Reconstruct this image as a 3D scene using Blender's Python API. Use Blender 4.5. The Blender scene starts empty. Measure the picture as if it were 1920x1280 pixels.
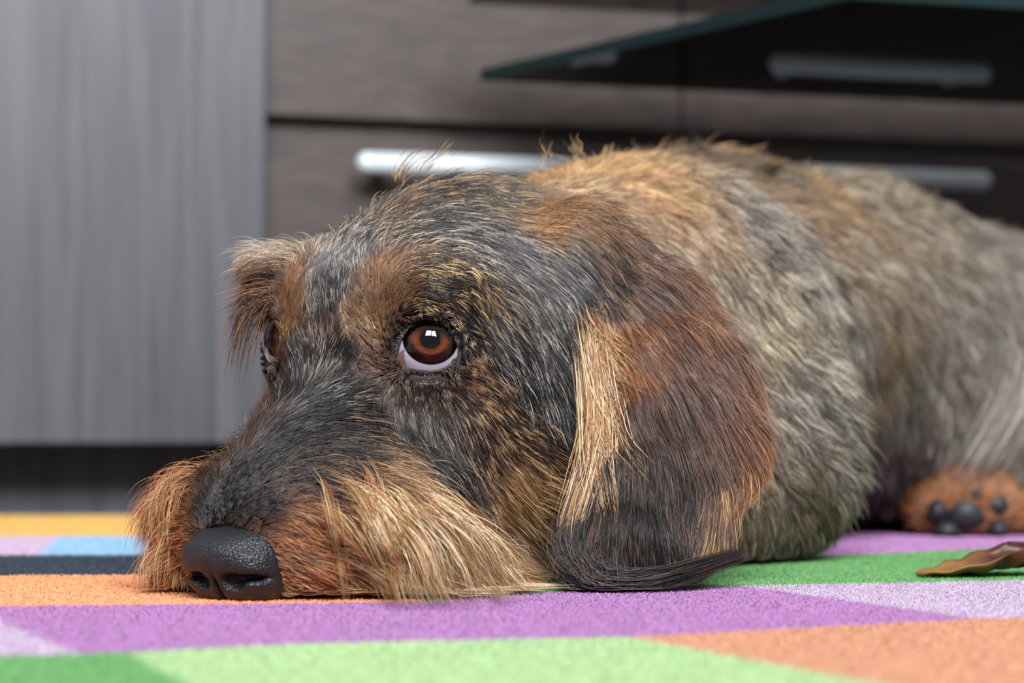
import bpy, bmesh, math, random
import numpy as np
from mathutils import Vector, Matrix
from mathutils.bvhtree import BVHTree
from mathutils.kdtree import KDTree

random.seed(4)
RNG = np.random.default_rng(11)
SC = bpy.context.scene
COL = SC.collection

# ------------------------------------------------------------------ camera
FPX, HOR, CAMZ = 4400.0, 795.0, 0.05          # focal length in pixels, horizon row, camera height
PITCH = math.atan((HOR - 640.0) / FPX)
cam_d = bpy.data.cameras.new('camera')
cam = bpy.data.objects.new('camera', cam_d)
COL.objects.link(cam)
cam_d.sensor_width = 36.0
cam_d.lens = FPX * 36.0 / 1920.0
cam_d.clip_start = 0.01
cam.location = (0, 0, CAMZ)
cam.rotation_euler = (math.pi / 2 + PITCH, 0, 0)
cam_d.dof.use_dof = True
cam_d.dof.focus_distance = 0.700
cam_d.dof.aperture_fstop = 11.5
SC.camera = cam

# ------------------------------------------------------------------ world and lights
SC.view_settings.view_transform = 'Standard'
SC.view_settings.look = 'None'
SC.view_settings.gamma = 1.0
SC.view_settings.use_curve_mapping = False
SC.view_settings.exposure = 0.75
world = bpy.data.worlds.new('room_ambience')
SC.world = world
world.use_nodes = True
bg = world.node_tree.nodes['Background']
bg.inputs[0].default_value = (0.90, 0.94, 1.0, 1)
bg.inputs[1].default_value = 0.30

WIN_C = Vector((0.35, -1.25, 1.78))
def window_light(name, dx, w, h, power):
    ld = bpy.data.lights.new(name, 'AREA')
    ld.shape = 'RECTANGLE'
    ld.size, ld.size_y = w, h
    ld.energy = power
    ld.color = (0.95, 0.975, 1.0)
    lo = bpy.data.objects.new(name, ld)
    COL.objects.link(lo)
    lo.location = (WIN_C.x + dx, -1.352, WIN_C.z)
    lo.rotation_euler = (math.radians(90), 0, 0)      # shines along +Y into the room
    return lo
window_light('window_pane_left_offscreen', -0.46, 0.8, 1.24, 60)
window_light('window_pane_right_offscreen', 0.46, 0.8, 1.24, 60)

# ------------------------------------------------------------------ helpers
def lin(c):
    c = np.asarray(c, float) / 255.0
    return np.where(c <= 0.04045, c / 12.92, ((c + 0.055) / 1.055) ** 2.4)

cp, sp = math.cos(PITCH), math.sin(PITCH)
def ray(u, v):
    x, y = (u - 960.0) / FPX, -(v - 640.0) / FPX
    return np.array([x, cp - y * sp, sp + y * cp])
def P(u, v, d):                     # point seen at pixel (u, v) at distance d along +Y
    r = ray(u, v)
    return np.array([0, 0, CAMZ]) + r * (d / r[1])
def G(u, v, z=0.0):                 # point of the level z seen at pixel (u, v)
    r = ray(u, v)
    return np.array([0, 0, CAMZ]) + r * ((z - CAMZ) / r[2])

def link(o, parent=None):
    COL.objects.link(o)
    if parent is not None:
        o.parent = parent
    return o
def tag(o, label=None, cat=None, group=None, kind=None):
    if label: o['label'] = label
    if cat: o['category'] = cat
    if group: o['group'] = group
    if kind: o['kind'] = kind
    return o
def empty(name, loc):
    o = bpy.data.objects.new(name, None)
    o.location = loc
    o.empty_display_size = 0.02
    return link(o)
def mesh_obj(name, verts, faces, mat, parent=None, smooth=True, loc=None):
    me = bpy.data.meshes.new(name)
    me.from_pydata([tuple(v) for v in verts], [], [tuple(f) for f in faces])
    me.update()
    if smooth:
        me.polygons.foreach_set('use_smooth', [True] * len(me.polygons))
    if mat: me.materials.append(mat)
    o = bpy.data.objects.new(name, me)
    link(o, parent)
    if parent is not None:
        o.matrix_parent_inverse = Matrix.Translation(-Vector(parent.location)) if parent.parent is None else Matrix.Identity(4)
    return o
def bm_obj(name, bm, mat, parent=None, smooth=False):
    me = bpy.data.meshes.new(name)
    bm.normal_update()
    bm.to_mesh(me); bm.free()
    if smooth:
        me.polygons.foreach_set('use_smooth', [True] * len(me.polygons))
    if mat: me.materials.append(mat)
    o = bpy.data.objects.new(name, me)
    link(o, parent)
    if parent is not None and parent.parent is None:
        o.matrix_parent_inverse = Matrix.Translation(-Vector(parent.location))
    return o
def box_bm(lo, hi, frame=None, bevel=0.0, segs=2):
    bm = bmesh.new()
    lo, hi = Vector(lo), Vector(hi)
    bmesh.ops.create_cube(bm, size=1.0, matrix=Matrix.Translation((lo + hi) / 2) @ Matrix.Diagonal((*(hi - lo), 1)))
    if bevel > 0:
        bmesh.ops.bevel(bm, geom=bm.edges[:], offset=bevel, segments=segs, affect='EDGES', profile=0.5)
    if frame is not None:
        bmesh.ops.transform(bm, matrix=frame, verts=bm.verts[:])
    return bm

def new_mat(name):
    m = bpy.data.materials.new(name)
    m.use_nodes = True
    nt = m.node_tree
    return m, nt, nt.nodes['Principled BSDF']
def N(nt, kind, **kw):
    n = nt.nodes.new(kind)
    for k, v in kw.items():
        setattr(n, k, v)
    return n
def plain(name, rgb, rough=0.5, metal=0.0, spec=0.5, coat=0.0):
    m, nt, b = new_mat(name)
    b.inputs['Base Color'].default_value = (*lin(rgb), 1)
    b.inputs['Roughness'].default_value = rough
    b.inputs['Metallic'].default_value = metal
    b.inputs['Specular IOR Level'].default_value = spec
    b.inputs['Coat Weight'].default_value = coat
    b.inputs['Coat Roughness'].default_value = 0.03
    return m
def wood(name, dark, light, scale, rough=0.45):
    m, nt, b = new_mat(name)
    tc = N(nt, 'ShaderNodeTexCoord')
    mp = N(nt, 'ShaderNodeMapping')
    mp.inputs['Scale'].default_value = scale
    nt.links.new(tc.outputs['Object'], mp.inputs[0])
    n1 = N(nt, 'ShaderNodeTexNoise'); n1.inputs['Scale'].default_value = 6; n1.inputs['Detail'].default_value = 6
    n1.inputs['Distortion'].default_value = 0.6
    nt.links.new(mp.outputs[0], n1.inputs[0])
    cr = N(nt, 'ShaderNodeValToRGB')
    cr.color_ramp.elements[0].position = 0.32; cr.color_ramp.elements[0].color = (*lin(dark), 1)
    cr.color_ramp.elements[1].position = 0.68; cr.color_ramp.elements[1].color = (*lin(light), 1)
    nt.links.new(n1.outputs[0], cr.inputs[0])
    nt.links.new(cr.outputs[0], b.inputs['Base Color'])
    b.inputs['Roughness'].default_value = rough
    bp = N(nt, 'ShaderNodeBump'); bp.inputs['Strength'].default_value = 0.15; bp.inputs['Distance'].default_value = 0.002
    nt.links.new(n1.outputs[0], bp.inputs['Height'])
    nt.links.new(bp.outputs[0], b.inputs['Normal'])
    return m

# ------------------------------------------------------------------ setting: floor, walls
M_floor = wood('dark_wood_floor', (34, 30, 30), (62, 54, 52), (3, 30, 3), 0.35)
M_wall = plain('painted_wall', (205, 200, 192), 0.9)
FLOOR_Z = -0.010
tag(bm_obj('floor', box_bm((-2.2, -1.45, FLOOR_Z - 0.05), (2.4, 2.75, FLOOR_Z)), M_floor), kind='structure',
    label='dark wooden floor under the rug and the cabinets')
tag(bm_obj('wall_back', box_bm((-2.2, 2.75, FLOOR_Z - 0.05), (2.4, 2.85, 2.5)), M_wall), kind='structure',
    label='plain pale wall behind the cabinets')
# the wall with the window behind the camera, built around its opening
def wall_with_opening():
    bm = bmesh.new()
    x0, x1 = WIN_C.x - 0.92, WIN_C.x + 0.92
    z0, z1 = WIN_C.z - 0.68, WIN_C.z + 0.68
    for lo, hi in (((-2.2, -1.45, FLOOR_Z - 0.05), (x0, -1.35, 2.7)), ((x1, -1.45, FLOOR_Z - 0.05), (2.4, -1.35, 2.7)),
                   ((x0, -1.45, FLOOR_Z - 0.05), (x1, -1.35, z0)), ((x0, -1.45, z1), (x1, -1.35, 2.7))):
        b2 = box_bm(lo, hi)
        me = bpy.data.meshes.new('tmp'); b2.to_mesh(me); b2.free(); bm.from_mesh(me); bpy.data.meshes.remove(me)
    return bm
tag(bm_obj('wall_window', wall_with_opening(), M_wall), kind='structure', label='pale wall with the two-pane window')
M_frame = plain('white_window_frame', (230, 230, 228), 0.5)
win = empty('window_1', (WIN_C.x, -1.36, WIN_C.z - 0.68)); tag(win, kind='structure', label='white two-pane window')
for i, (lo, hi) in enumerate((((-0.92, -1.44, -0.68), (-0.86, -1.36, 0.68)), ((0.86, -1.44, -0.68), (0.92, -1.36, 0.68)),
               ((-0.06, -1.44, -0.68), (0.06, -1.36, 0.68)), ((-0.92, -1.44, -0.68), (0.92, -1.36, -0.62)), ((-0.92, -1.44, 0.62), (0.92, -1.36, 0.68)))):
    bm_obj('window_frame', box_bm((lo[0] + WIN_C.x, lo[1], lo[2] + WIN_C.z), (hi[0] + WIN_C.x, hi[1], hi[2] + WIN_C.z)), M_frame, win)

# ------------------------------------------------------------------ cabinets behind
YAW_C = math.radians(17)
q0 = P(497, 795, 1.45)
CF = Matrix.Translation((q0[0], q0[1], 0)) @ Matrix.Rotation(YAW_C, 4, 'Z')   # x along the fronts, y away from the camera
M_greywood = wood('grey_brown_oak', (66, 67, 74), (94, 92, 98), (15, 15, 0.7), 0.42)
M_brownwood = wood('dark_brown_oak', (60, 51, 49), (80, 68, 65), (1.2, 20, 24), 0.45)
M_steel = plain('satin_aluminium', (232, 242, 248), 0.45, 0.1)
M_dsteel = plain('dark_steel', (128, 144, 148), 0.5, 0.2)

cab = empty('tall_cabinet', CF @ Vector((-0.35, 0.2, FLOOR_Z)))
tag(cab, 'grey oak cabinet with vertical grain standing left of the drawer chest', 'cabinet')
bm_obj('body', box_bm((-0.72, 0.022, 0.041), (-0.001, 0.45, 0.95), CF, 0.001), M_greywood, cab)
bm_obj('door', box_bm((-0.72, 0.0, 0.038), (0.0, 0.020, 0.95), CF, 0.0015), M_greywood, cab)
bm_obj('plinth', box_bm((-0.265, 0.07, FLOOR_Z), (-0.02, 0.40, 0.042), CF), M_greywood, cab)
bm_obj('plinth', box_bm((-0.72, 0.16, FLOOR_Z), (-0.27, 0.40, 0.042), CF), M_greywood, cab)

chest = empty('drawer_chest', CF @ Vector((0.4, 0.25, FLOOR_Z)))
tag(chest, 'dark oak chest of drawers with long bar handles behind the dog', 'chest of drawers')
FY = 0.035
bm_obj('body', box_bm((0.002, FY + 0.014, 0.03), (0.98, 0.47, 0.80), CF), M_brownwood, chest)
bm_obj('plinth', box_bm((0.01, 0.08, FLOOR_Z), (0.96, 0.40, 0.031), CF), M_brownwood, chest)
def handle(x0, x1, z, mat, parent, r=0.0066):
    """a bar handle with rounded ends on two short posts, as one mesh"""
    bm = bmesh.new()
    def cyl(p, q, rad, seg=14, caps=True):
        p, q = Vector(p), Vector(q); d = q - p
        m = Matrix.Translation((p + q) / 2) @ d.to_track_quat('Z', 'Y').to_matrix().to_4x4()
        bmesh.ops.create_cone(bm, cap_ends=True, segments=seg, radius1=rad, radius2=rad, depth=d.length, matrix=m)
    cyl((x0, FY - 0.028, z), (x1, FY - 0.028, z), r)
    for xx in (x0, x1):
        bmesh.ops.create_uvsphere(bm, u_segments=14, v_segments=8, radius=r, matrix=Matrix.Translation((xx, FY - 0.028, z)))
    for xx in (x0 + 0.012, x1 - 0.012):
        cyl((xx, FY - 0.028, z), (xx, FY + 0.004, z), r * 0.8)
    bmesh.ops.transform(bm, matrix=CF, verts=bm.verts[:])
    return bm_obj('handle', bm, mat, parent, True)
XM = 0.290
def drawer(x0, x1, z0, z1, mat, hz=None, hx=None, hm=None):
    d = bm_obj('drawer', box_bm((x0, FY, z0), (x1, FY + 0.02, z1), CF, 0.0015), mat, chest)
    if hz:
        h = handle(hx[0], hx[1], hz, hm, None)
        h.parent = d
        h.matrix_parent_inverse = Matrix.Translation(-Vector(chest.location)) @ Matrix.Translation(chest.location)
    return d
drawer(0.004, XM - 0.001, 0.045, 0.2335, M_brownwood, 0.2150, (0.066, 0.226), M_steel)
drawer(0.004, XM - 0.001, 0.246, 0.47, M_brownwood)
drawer(0.004, XM - 0.001, 0.476, 0.70, M_brownwood)
drawer(XM + 0.001, 0.60, 0.045, 0.2335, M_brownwood, 0.2165, (0.348, 0.498), M_steel)
drawer(XM + 0.001, 0.60, 0.246, 0.345, M_brownwood)
drawer(XM + 0.001, 0.60, 0.351, 0.50, M_brownwood)

# ------------------------------------------------------------------ smoked glass stand
def glass_mat(name, tint, edge=False):
    m, nt, b = new_mat(name)
    nt.nodes.remove(b)
    out = nt.nodes['Material Output']
    tr = N(nt, 'ShaderNodeBsdfTransparent'); tr.inputs[0].default_value = (*tint, 1)
    gl = N(nt, 'ShaderNodeBsdfGlossy'); gl.inputs['Roughness'].default_value = 0.03
    fr = N(nt, 'ShaderNodeFresnel'); fr.inputs[0].default_value = 1.5
    mx = N(nt, 'ShaderNodeMixShader')
    nt.links.new(fr.outputs[0], mx.inputs[0]); nt.links.new(tr.outputs[0], mx.inputs[1]); nt.links.new(gl.outputs[0], mx.inputs[2])
    nt.links.new(mx.outputs[0], out.inputs[0])
    return m
M_glass = glass_mat('smoked_glass', (0.62, 0.66, 0.66))
M_gedge = plain('green_glass_edge', (10, 34, 34), 0.25)
def plate(z, pts, th, parent):
    """a glass plate with its own ground green edge, one mesh with two materials"""
    n = len(pts)
    v = [(p[0], p[1], z) for p in pts] + [(p[0], p[1], z + th) for p in pts]
    f = [tuple(range(n))[::-1], tuple(range(n, 2 * n))] + [(i, (i + 1) % n, n + (i + 1) % n, n + i) for i in range(n)]
    o = mesh_obj('glass_shelf', v, f, M_glass, parent, False)
    o.data.materials.append(M_gedge)
    for i, p in enumerate(o.data.polygons):
        p.material_index = 0 if i < 2 else 1
    return o
stand = empty('glass_stand', (0.55, 1.35, FLOOR_Z))
tag(stand, 'smoked glass stand with green-edged shelves in front of the chest', 'stand')
for z, ua, va, ub, vb in ((0.2535, 900, 152, 1600, -2), (0.306, 880, 6, 1500, -150)):
    A, B = G(ua, va, z), G(ub, vb, z)
    e = Vector((math.cos(YAW_C), math.sin(YAW_C), 0))
    D = Vector(A) + e * 0.74
    Cc = Vector(B) + e * 0.56
    plate(z, [A, B, Cc, D], 0.007, stand)
for x, y in ((0.585, 1.425), (0.62, 1.52)):
    bm = bmesh.new()
    bmesh.ops.create_cone(bm, cap_ends=True, segments=20, radius1=0.018, radius2=0.018, depth=0.336 - FLOOR_Z,
                          matrix=Matrix.Translation((x, y, (0.336 + FLOOR_Z) / 2)))
    bm_obj('leg', bm, M_dsteel, stand, True)

# ------------------------------------------------------------------ rug
def hair_mat(name, rough=0.42, spec=0.5, sheen=0.0):
    m, nt, b = new_mat(name)
    at = N(nt, 'ShaderNodeAttribute'); at.attribute_name = 'strand_colour'
    nt.links.new(at.outputs['Color'], b.inputs['Base Color'])
    b.inputs['Roughness'].default_value = rough
    b.inputs['Specular IOR Level'].default_value = spec
    b.inputs['Sheen Weight'].default_value = sheen
    return m
M_pile = hair_mat('wool_pile', 0.8, 0.25)
M_fur = hair_mat('dog_hair', 0.40, 0.55)

def strands(name, pts, rad, colr, mat, parent=None, kind='stuff'):
    """pts (n,k,3) world, rad (n,k), colr (n,k,3) linear: one Curves object"""
    n, k, _ = pts.shape
    cd = bpy.data.hair_curves.new(name)
    cd.add_curves([k] * n)
    cd.attributes['position'].data.foreach_set('vector', pts.astype(np.float32).ravel())
    ra = cd.attributes.get('radius') or cd.attributes.new('radius', 'FLOAT', 'POINT')
    ra.data.foreach_set('value', rad.astype(np.float32).ravel())
    ca = cd.attributes.new('strand_colour', 'FLOAT_COLOR', 'POINT')
    c4 = np.ones((n, k, 4), np.float32); c4[..., :3] = colr
    ca.data.foreach_set('color', c4.ravel())
    cd.materials.append(mat)
    o = bpy.data.objects.new(name, cd)
    link(o, parent)
    o['kind'] = kind
    return o

def rug_mat(name, rgb):
    m, nt, b = new_mat(name)
    tc = N(nt, 'ShaderNodeTexCoord')
    n1 = N(nt, 'ShaderNodeTexNoise'); n1.inputs['Scale'].default_value = 60; n1.inputs['Detail'].default_value = 5
    nt.links.new(tc.outputs['Object'], n1.inputs[0])
    cr = N(nt, 'ShaderNodeValToRGB')
    c = lin(rgb)
    cr.color_ramp.elements[0].position = 0.35; cr.color_ramp.elements[0].color = (*(c * 0.92), 1)
    cr.color_ramp.elements[1].position = 0.65; cr.color_ramp.elements[1].color = (*np.minimum(c * 1.08, 1), 1)
    nt.links.new(n1.outputs[0], cr.inputs[0])
    nt.links.new(cr.outputs[0], b.inputs['Base Color'])
    b.inputs['Roughness'].default_value = 0.9
    b.inputs['Specular IOR Level'].default_value = 0.1
    return m
rug = empty('rug', (0.0, 0.8, FLOOR_Z))
tag(rug, 'colourful patchwork rug of purple, green, orange and lilac fields under the dog', 'rug')
C_PUR, C_LIL, C_ORG, C_LGR, C_GRN = (178, 130, 180), (196, 176, 198), (208, 154, 124), (176, 203, 152), (116, 168, 108)
PATCHES = [
    ((224, 188, 112), [(-400, 965), (1000, 965), (1000, 1003), (-400, 1006)]),
    ((208, 184, 208), [(-400, 1006), (110, 1005), (70, 1040), (-400, 1040)]),
    ((158, 196, 222), [(110, 1005), (1000, 1003), (700, 1040), (70, 1040)]),
    ((64, 72, 84), [(-400, 1040), (700, 1040), (700, 1074), (-400, 1081)]),
    ((236, 168, 124), [(-400, 1081), (700, 1074), (800, 1128), (-60, 1137), (-400, 1138)]),
    (C_LIL, [(-400, 1138), (-60, 1137), (150, 1226), (-400, 1240)]),
    (C_PUR, [(-60, 1137), (800, 1128), (980, 1112), (1390, 1098), (1830, 1160), (1180, 1194), (600, 1205), (150, 1226)]),
    (C_LIL, [(1390, 1098), (2400, 1078), (2400, 1146), (1830, 1160)]),
    (C_ORG, [(1180, 1194), (1830, 1160), (2400, 1146), (2400, 1420), (2000, 1347)]),
    (C_LGR, [(240, 1222), (600, 1205), (1180, 1194), (2000, 1347), (2400, 1420), (600, 1420)]),
    (C_GRN, [(-400, 1240), (150, 1226), (240, 1222), (600, 1420), (-400, 1420)]),
    (C_GRN, [(700, 1074), (1590, 1040), (2400, 1003), (2400, 1078), (1390, 1098), (980, 1112), (800, 1128)]),
    ((190, 142, 190), [(1000, 1003), (2400, 985), (2400, 1003), (1590, 1040), (700, 1074), (700, 1040)]),
    ((226, 170, 110), [(1000, 965), (2400, 957), (2400, 985), (1000, 1003)]),
]
PATCH_NAMES = {tuple(PATCHES[0][0]): 'yellow', tuple(PATCHES[1][0]): 'pale lilac', tuple(PATCHES[2][0]): 'sky blue', tuple(PATCHES[3][0]): 'dark navy',
               tuple(PATCHES[4][0]): 'peach orange', C_LIL: 'lilac', C_PUR: 'purple', C_ORG: 'orange', C_LGR: 'light green', C_GRN: 'green',
               tuple(PATCHES[12][0]): 'mauve', tuple(PATCHES[13][0]): 'sandy'}
bm_obj('backing', box_bm((-0.48, 0.34, FLOOR_Z), (0.54, 1.345, FLOOR_Z + 0.0035)), plain('rug_backing', (120, 112, 104), 0.9), rug)
for rgb, poly in PATCHES:
    pts = [G(u, v) for u, v in poly]
    bm = bmesh.new()
    vs = [bm.verts.new((p[0], p[1], -0.0015)) for p in pts]
    f = bm.faces.new(vs)
    bm.normal_update()
    if f.normal.z < 0: f.normal_flip()
    ex = bmesh.ops.extrude_face_region(bm, geom=[f])
    for g in ex['geom']:
        if isinstance(g, bmesh.types.BMVert): g.co.z = FLOOR_Z + 0.003
    bmesh.ops.recalc_face_normals(bm, faces=bm.faces[:])
    tri = bmesh.ops.triangulate(bm, faces=bm.faces[:])
    top = [[tuple(v.co) for v in fc.verts] for fc in bm.faces if all(v.co.z > -0.002 for v in fc.verts)]
    patch = bm_obj('patch', bm, rug_mat('rug_wool', rgb), rug)
    patch['label'] = PATCH_NAMES[tuple(rgb)] + ' wool field of the rug'
    # short pile, denser near the camera
    T = np.array(top)
    area = 0.5 * np.linalg.norm(np.cross(T[:, 1] - T[:, 0], T[:, 2] - T[:, 0]), axis=1)
    n = int(area.sum() * 4.2e6)
    ti = RNG.choice(len(T), n, p=area / area.sum())
    r1, r2 = np.sqrt(RNG.random(n)), RNG.random(n)
    p0 = T[ti, 0] * (1 - r1)[:, None] + T[ti, 1] * (r1 * (1 - r2))[:, None] + T[ti, 2] * (r1 * r2)[:, None]
    vis = np.abs(p0[:, 0]) < 0.25 * p0[:, 1]
    dens = np.clip((0.62 / np.maximum(p0[:, 1], 0.62)) ** 2.2, 0, 1) * np.where(vis & (p0[:, 1] > 0.40), 1, 0.2)
    kp = RNG.random(n) < dens
    p0, vis = p0[kp], (vis & (p0[:, 1] > 0.40))[kp]
    n = len(p0)
    if n == 0: continue
    L = RNG.uniform(0.0014, 0.0025, n)
    lean = RNG.normal(0, 0.55, (n, 2))
    pts3 = np.zeros((n, 3, 3))
    for j, t in enumerate((0, 0.55, 1.0)):
        pts3[:, j] = p0
        pts3[:, j, 2] = -0.0018 + L * t * 0.9
        pts3[:, j, :2] += lean * (L * t * t)[:, None]
    c = lin(rgb) * RNG.uniform(0.82, 1.18, (n, 1)) * (1 + RNG.normal(0, 0.03, (n, 3)))
    cc = np.repeat(np.clip(c, 0, 1)[:, None, :], 3, axis=1)
    sc = np.sqrt(np.clip(p0[:, 1] / 0.62, 1, 3)) * np.where(vis, 1.0, 2.0)
    rr = (np.array([0.00011, 0.00010, 0.00006])[None] * sc[:, None]) * np.ones((n, 1))
    strands('pile', pts3, rr, cc, M_pile, patch)

# ------------------------------------------------------------------ the dog: frame of the head
YAW = math.radians(33)
HF = np.array([-math.sin(YAW), -math.cos(YAW), 0.0])      # forward
HL = np.array([math.cos(YAW), -math.sin(YAW), 0.0])       # the dog's left, towards the camera
HM = np.array([-0.0463, 0.7226, 0.0])                     # between the eyes, on the floor
def W(a, b, z):
    return HM + HF * a + HL * b + np.array([0, 0, z])
def Wdir(a, b, z):
    return HF * a + HL * b + np.array([0, 0, z])
HR = np.stack([HF, HL, np.array([0, 0, 1.0])])            # rows: local axes
def toL(p):
    return (np.asarray(p) - HM) @ HR.T

EYE_N = P(803, 653, 0.709)
_l = toL(EYE_N)
EYE_F = W(_l[0], -_l[1], _l[2] + 0.003)
ER = 0.0112

# ------------------------------------------------------------------ signed distance field of the body
H = 0.002
LO = np.array([-0.130, 0.640, -0.006]); HI = np.array([0.400, 1.450, 0.205])
NX, NY, NZ = [int(math.ceil(s / H)) + 1 for s in (HI - LO)]
FIELD = np.full((NX, NY, NZ), 0.05, np.float32)
AX = [LO[i] + H * np.arange(n) for i, n in enumerate((NX, NY, NZ))]
GROUPS = {}
def apply(fn, lo, hi, k, op='union', group='B'):
    pad = 0.024 + k
    i0 = [max(0, int((lo[i] - pad - LO[i]) / H)) for i in range(3)]
    i1 = [min(n, int((hi[i] + pad - LO[i]) / H) + 2) for i, n in enumerate((NX, NY, NZ))]
    if any(a >= b for a, b in zip(i0, i1)): return
    X, Y, Z = np.meshgrid(AX[0][i0[0]:i1[0]], AX[1][i0[1]:i1[1]], AX[2][i0[2]:i1[2]], indexing='ij')
    d = fn(np.stack([X, Y, Z], -1).astype(np.float32))
    sl = FIELD[i0[0]:i1[0], i0[1]:i1[1], i0[2]:i1[2]]
    if op == 'union':
        h = np.maximum(k - np.abs(sl - d), 0) / max(k, 1e-6)
        sl[...] = np.minimum(sl, d) - h * h * k * 0.25
        GROUPS.setdefault(group, []).append(fn)
    else:
        h = np.maximum(k - np.abs(sl + d), 0) / max(k, 1e-6)
        sl[...] = np.maximum(sl, -d) + h * h * k * 0.25
def ell(c, r, R=None, k=0.012, group='H', op='union'):
    c = np.asarray(c, np.float32); r = np.asarray(r, np.float32)
    R = np.eye(3, dtype=np.float32) if R is None else np.asarray(R, np.float32)
    def fn(p):
        q = (p - c) @ R.T
        k0 = np.linalg.norm(q / r, axis=-1); k1 = np.linalg.norm(q / (r * r), axis=-1)
        return k0 * (k0 - 1.0) / np.maximum(k1, 1e-6)
    m = float(r.max())
    apply(fn, c - m, c + m, k, op, group)
def cap(p, q, r1, r2, k=0.015, group='B'):
    p = np.asarray(p, np.float32); q = np.asarray(q, np.float32); d = q - p; dd = float(d @ d)
    def fn(x):
        t = np.clip(((x - p) @ d) / dd, 0, 1)
        return np.linalg.norm(x - p - t[..., None] * d, axis=-1) - (r1 + (r2 - r1) * t)
    m = max(r1, r2)
    apply(fn, np.minimum(p, q) - m, np.maximum(p, q) + m, k, 'union', group)
def hell(c, r, k=0.012, pitch=0.0, group='H', op='union', yawl=0.0):
    R = HR.copy()
    if pitch:
        c_, s_ = math.cos(pitch), math.sin(pitch)
        R = np.array([[c_, 0, s_], [0, 1, 0], [-s_, 0, c_]]) @ R
    if yawl:
        c_, s_ = math.cos(yawl), math.sin(yawl)
        R = np.array([[c_, s_, 0], [-s_, c_, 0], [0, 0, 1]]) @ R
    ell(W(*c), r, R, k, group, op)

# trunk, neck
cap((0.046, 0.900, 0.078), (0.082, 1.000, 0.084), 0.063, 0.072, 0.02)
cap((0.082, 1.000, 0.084), (0.158, 1.130, 0.084), 0.072, 0.076, 0.02)
cap((0.158, 1.130, 0.084), (0.240, 1.260, 0.076), 0.076, 0.072, 0.02)
cap((0.240, 1.260, 0.074), (0.310, 1.350, 0.066), 0.070, 0.062, 0.02)
cap(W(-0.070, 0, 0.074), (0.042, 0.900, 0.088), 0.046, 0.056, 0.025)
cap(W(-0.070, 0, 0.045), (0.050, 0.900, 0.060), 0.038, 0.050, 0.02)
# near shoulder, elbow, forearm and the far pair
cap((0.052, 0.905, 0.090), (0.080, 0.872, 0.055), 0.046, 0.038, 0.02)
cap((0.091, 0.868, 0.033), (0.030, 0.805, 0.022), 0.032, 0.022, 0.02)
cap((0.000, 0.960, 0.075), (-0.030, 0.920, 0.040), 0.042, 0.034, 0.02)
cap((-0.030, 0.920, 0.032), (-0.055, 0.830, 0.020), 0.028, 0.020, 0.02)
# near hind leg: thigh, shank, foot with its sole to the camera
ell((0.292, 1.150, 0.058), (0.048, 0.075, 0.062), None, 0.02, 'B')
cap((0.268, 1.110, 0.034), (0.226, 1.085, 0.020), 0.028, 0.021, 0.015)
ell((0.207, 1.066, 0.0135), (0.0280, 0.020, 0.0170), None, 0.008, 'P')
# head
hell((-0.058, 0, 0.082), (0.056, 0.042, 0.045), 0.02)
hell((-0.018, 0, 0.080), (0.038, 0.032, 0.028), 0.02)
for s in (-1, 1):
    hell((-0.036, s * 0.026, 0.054), (0.038, 0.018, 0.030), 0.015)
    hell((-0.060, s * 0.018, 0.036), (0.045, 0.028, 0.035), 0.015)
cap(W(0.0, 0, 0.057), W(0.046, 0, 0.026), 0.0200, 0.0150, 0.015, 'H')
for s in (-1, 1):
    cap(W(0.0, s * 0.013, 0.030), W(0.048, s * 0.009, 0.017), 0.0190, 0.0135, 0.012, 'H')
    hell((0.018, s * 0.023, 0.018), (0.036, 0.014, 0.018), 0.012, yawl=-s * 0.22)      # flews under the beard
cap(W(-0.045, 0, 0.018), W(0.046, 0, 0.012), 0.017, 0.011, 0.012, 'H')
for s, E in ((1, EYE_N), (-1, EYE_F)):
    e = toL(E)
    hell((e[0] - 0.002, e[1] - s * 0.001, e[2] + 0.017), (0.014, 0.014, 0.009), 0.010)     # brow ridge
    ell(E, (0.0128,) * 3, None, 0.008, 'H')                                                # lids over the globe
    hell((-0.066, s * 0.040, 0.104), (0.020, 0.013, 0.016), 0.012)                          # root of the ear
# ear flaps: a chain of flat ellipsoids
def flap(mir):
    nrm = np.array([0.22, -0.95, 0.12]); nrm /= np.linalg.norm(nrm)
    for (u, v, d, rx, rz, roll) in ((1150, 545, 0.745, 0.013, 0.018, 0.45), (1210, 635, 0.742, 0.017, 0.025, 0.60),
                                    (1275, 745, 0.736, 0.0215, 0.025, 0.45), (1280, 850, 0.729, 0.0238, 0.021, 0.10),
                                    (1220, 950, 0.720, 0.0215, 0.019, -0.35), (1165, 1030, 0.711, 0.0150, 0.0125, -0.4)):
        c = P(u, v, d)
        n = nrm
        x = np.cross(n, [0, 0, 1.0]); x /= np.linalg.norm(x); x = -x if x[0] < 0 else x
        z = np.cross(x, n); z = z if z[2] > 0 else -z
        cr, sr = math.cos(roll), math.sin(roll)
        x2, z2 = x * cr + z * sr * 0 - z * sr, z * cr + x * sr
        R = np.stack([x2, n, z2])
        if mir:
            def mv(w, pt=False):
                q = toL(w) if pt else w @ HR.T
                q = q * np.array([1, -1, 1])
                return (HM + q @ HR) if pt else q @ HR
            c = mv(c, True); R = np.stack([mv(a) for a in R])
        ell(c, (rx, 0.0048, rz), R, 0.008, 'E' if not mir else 'F')
flap(False); flap(True)
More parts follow.
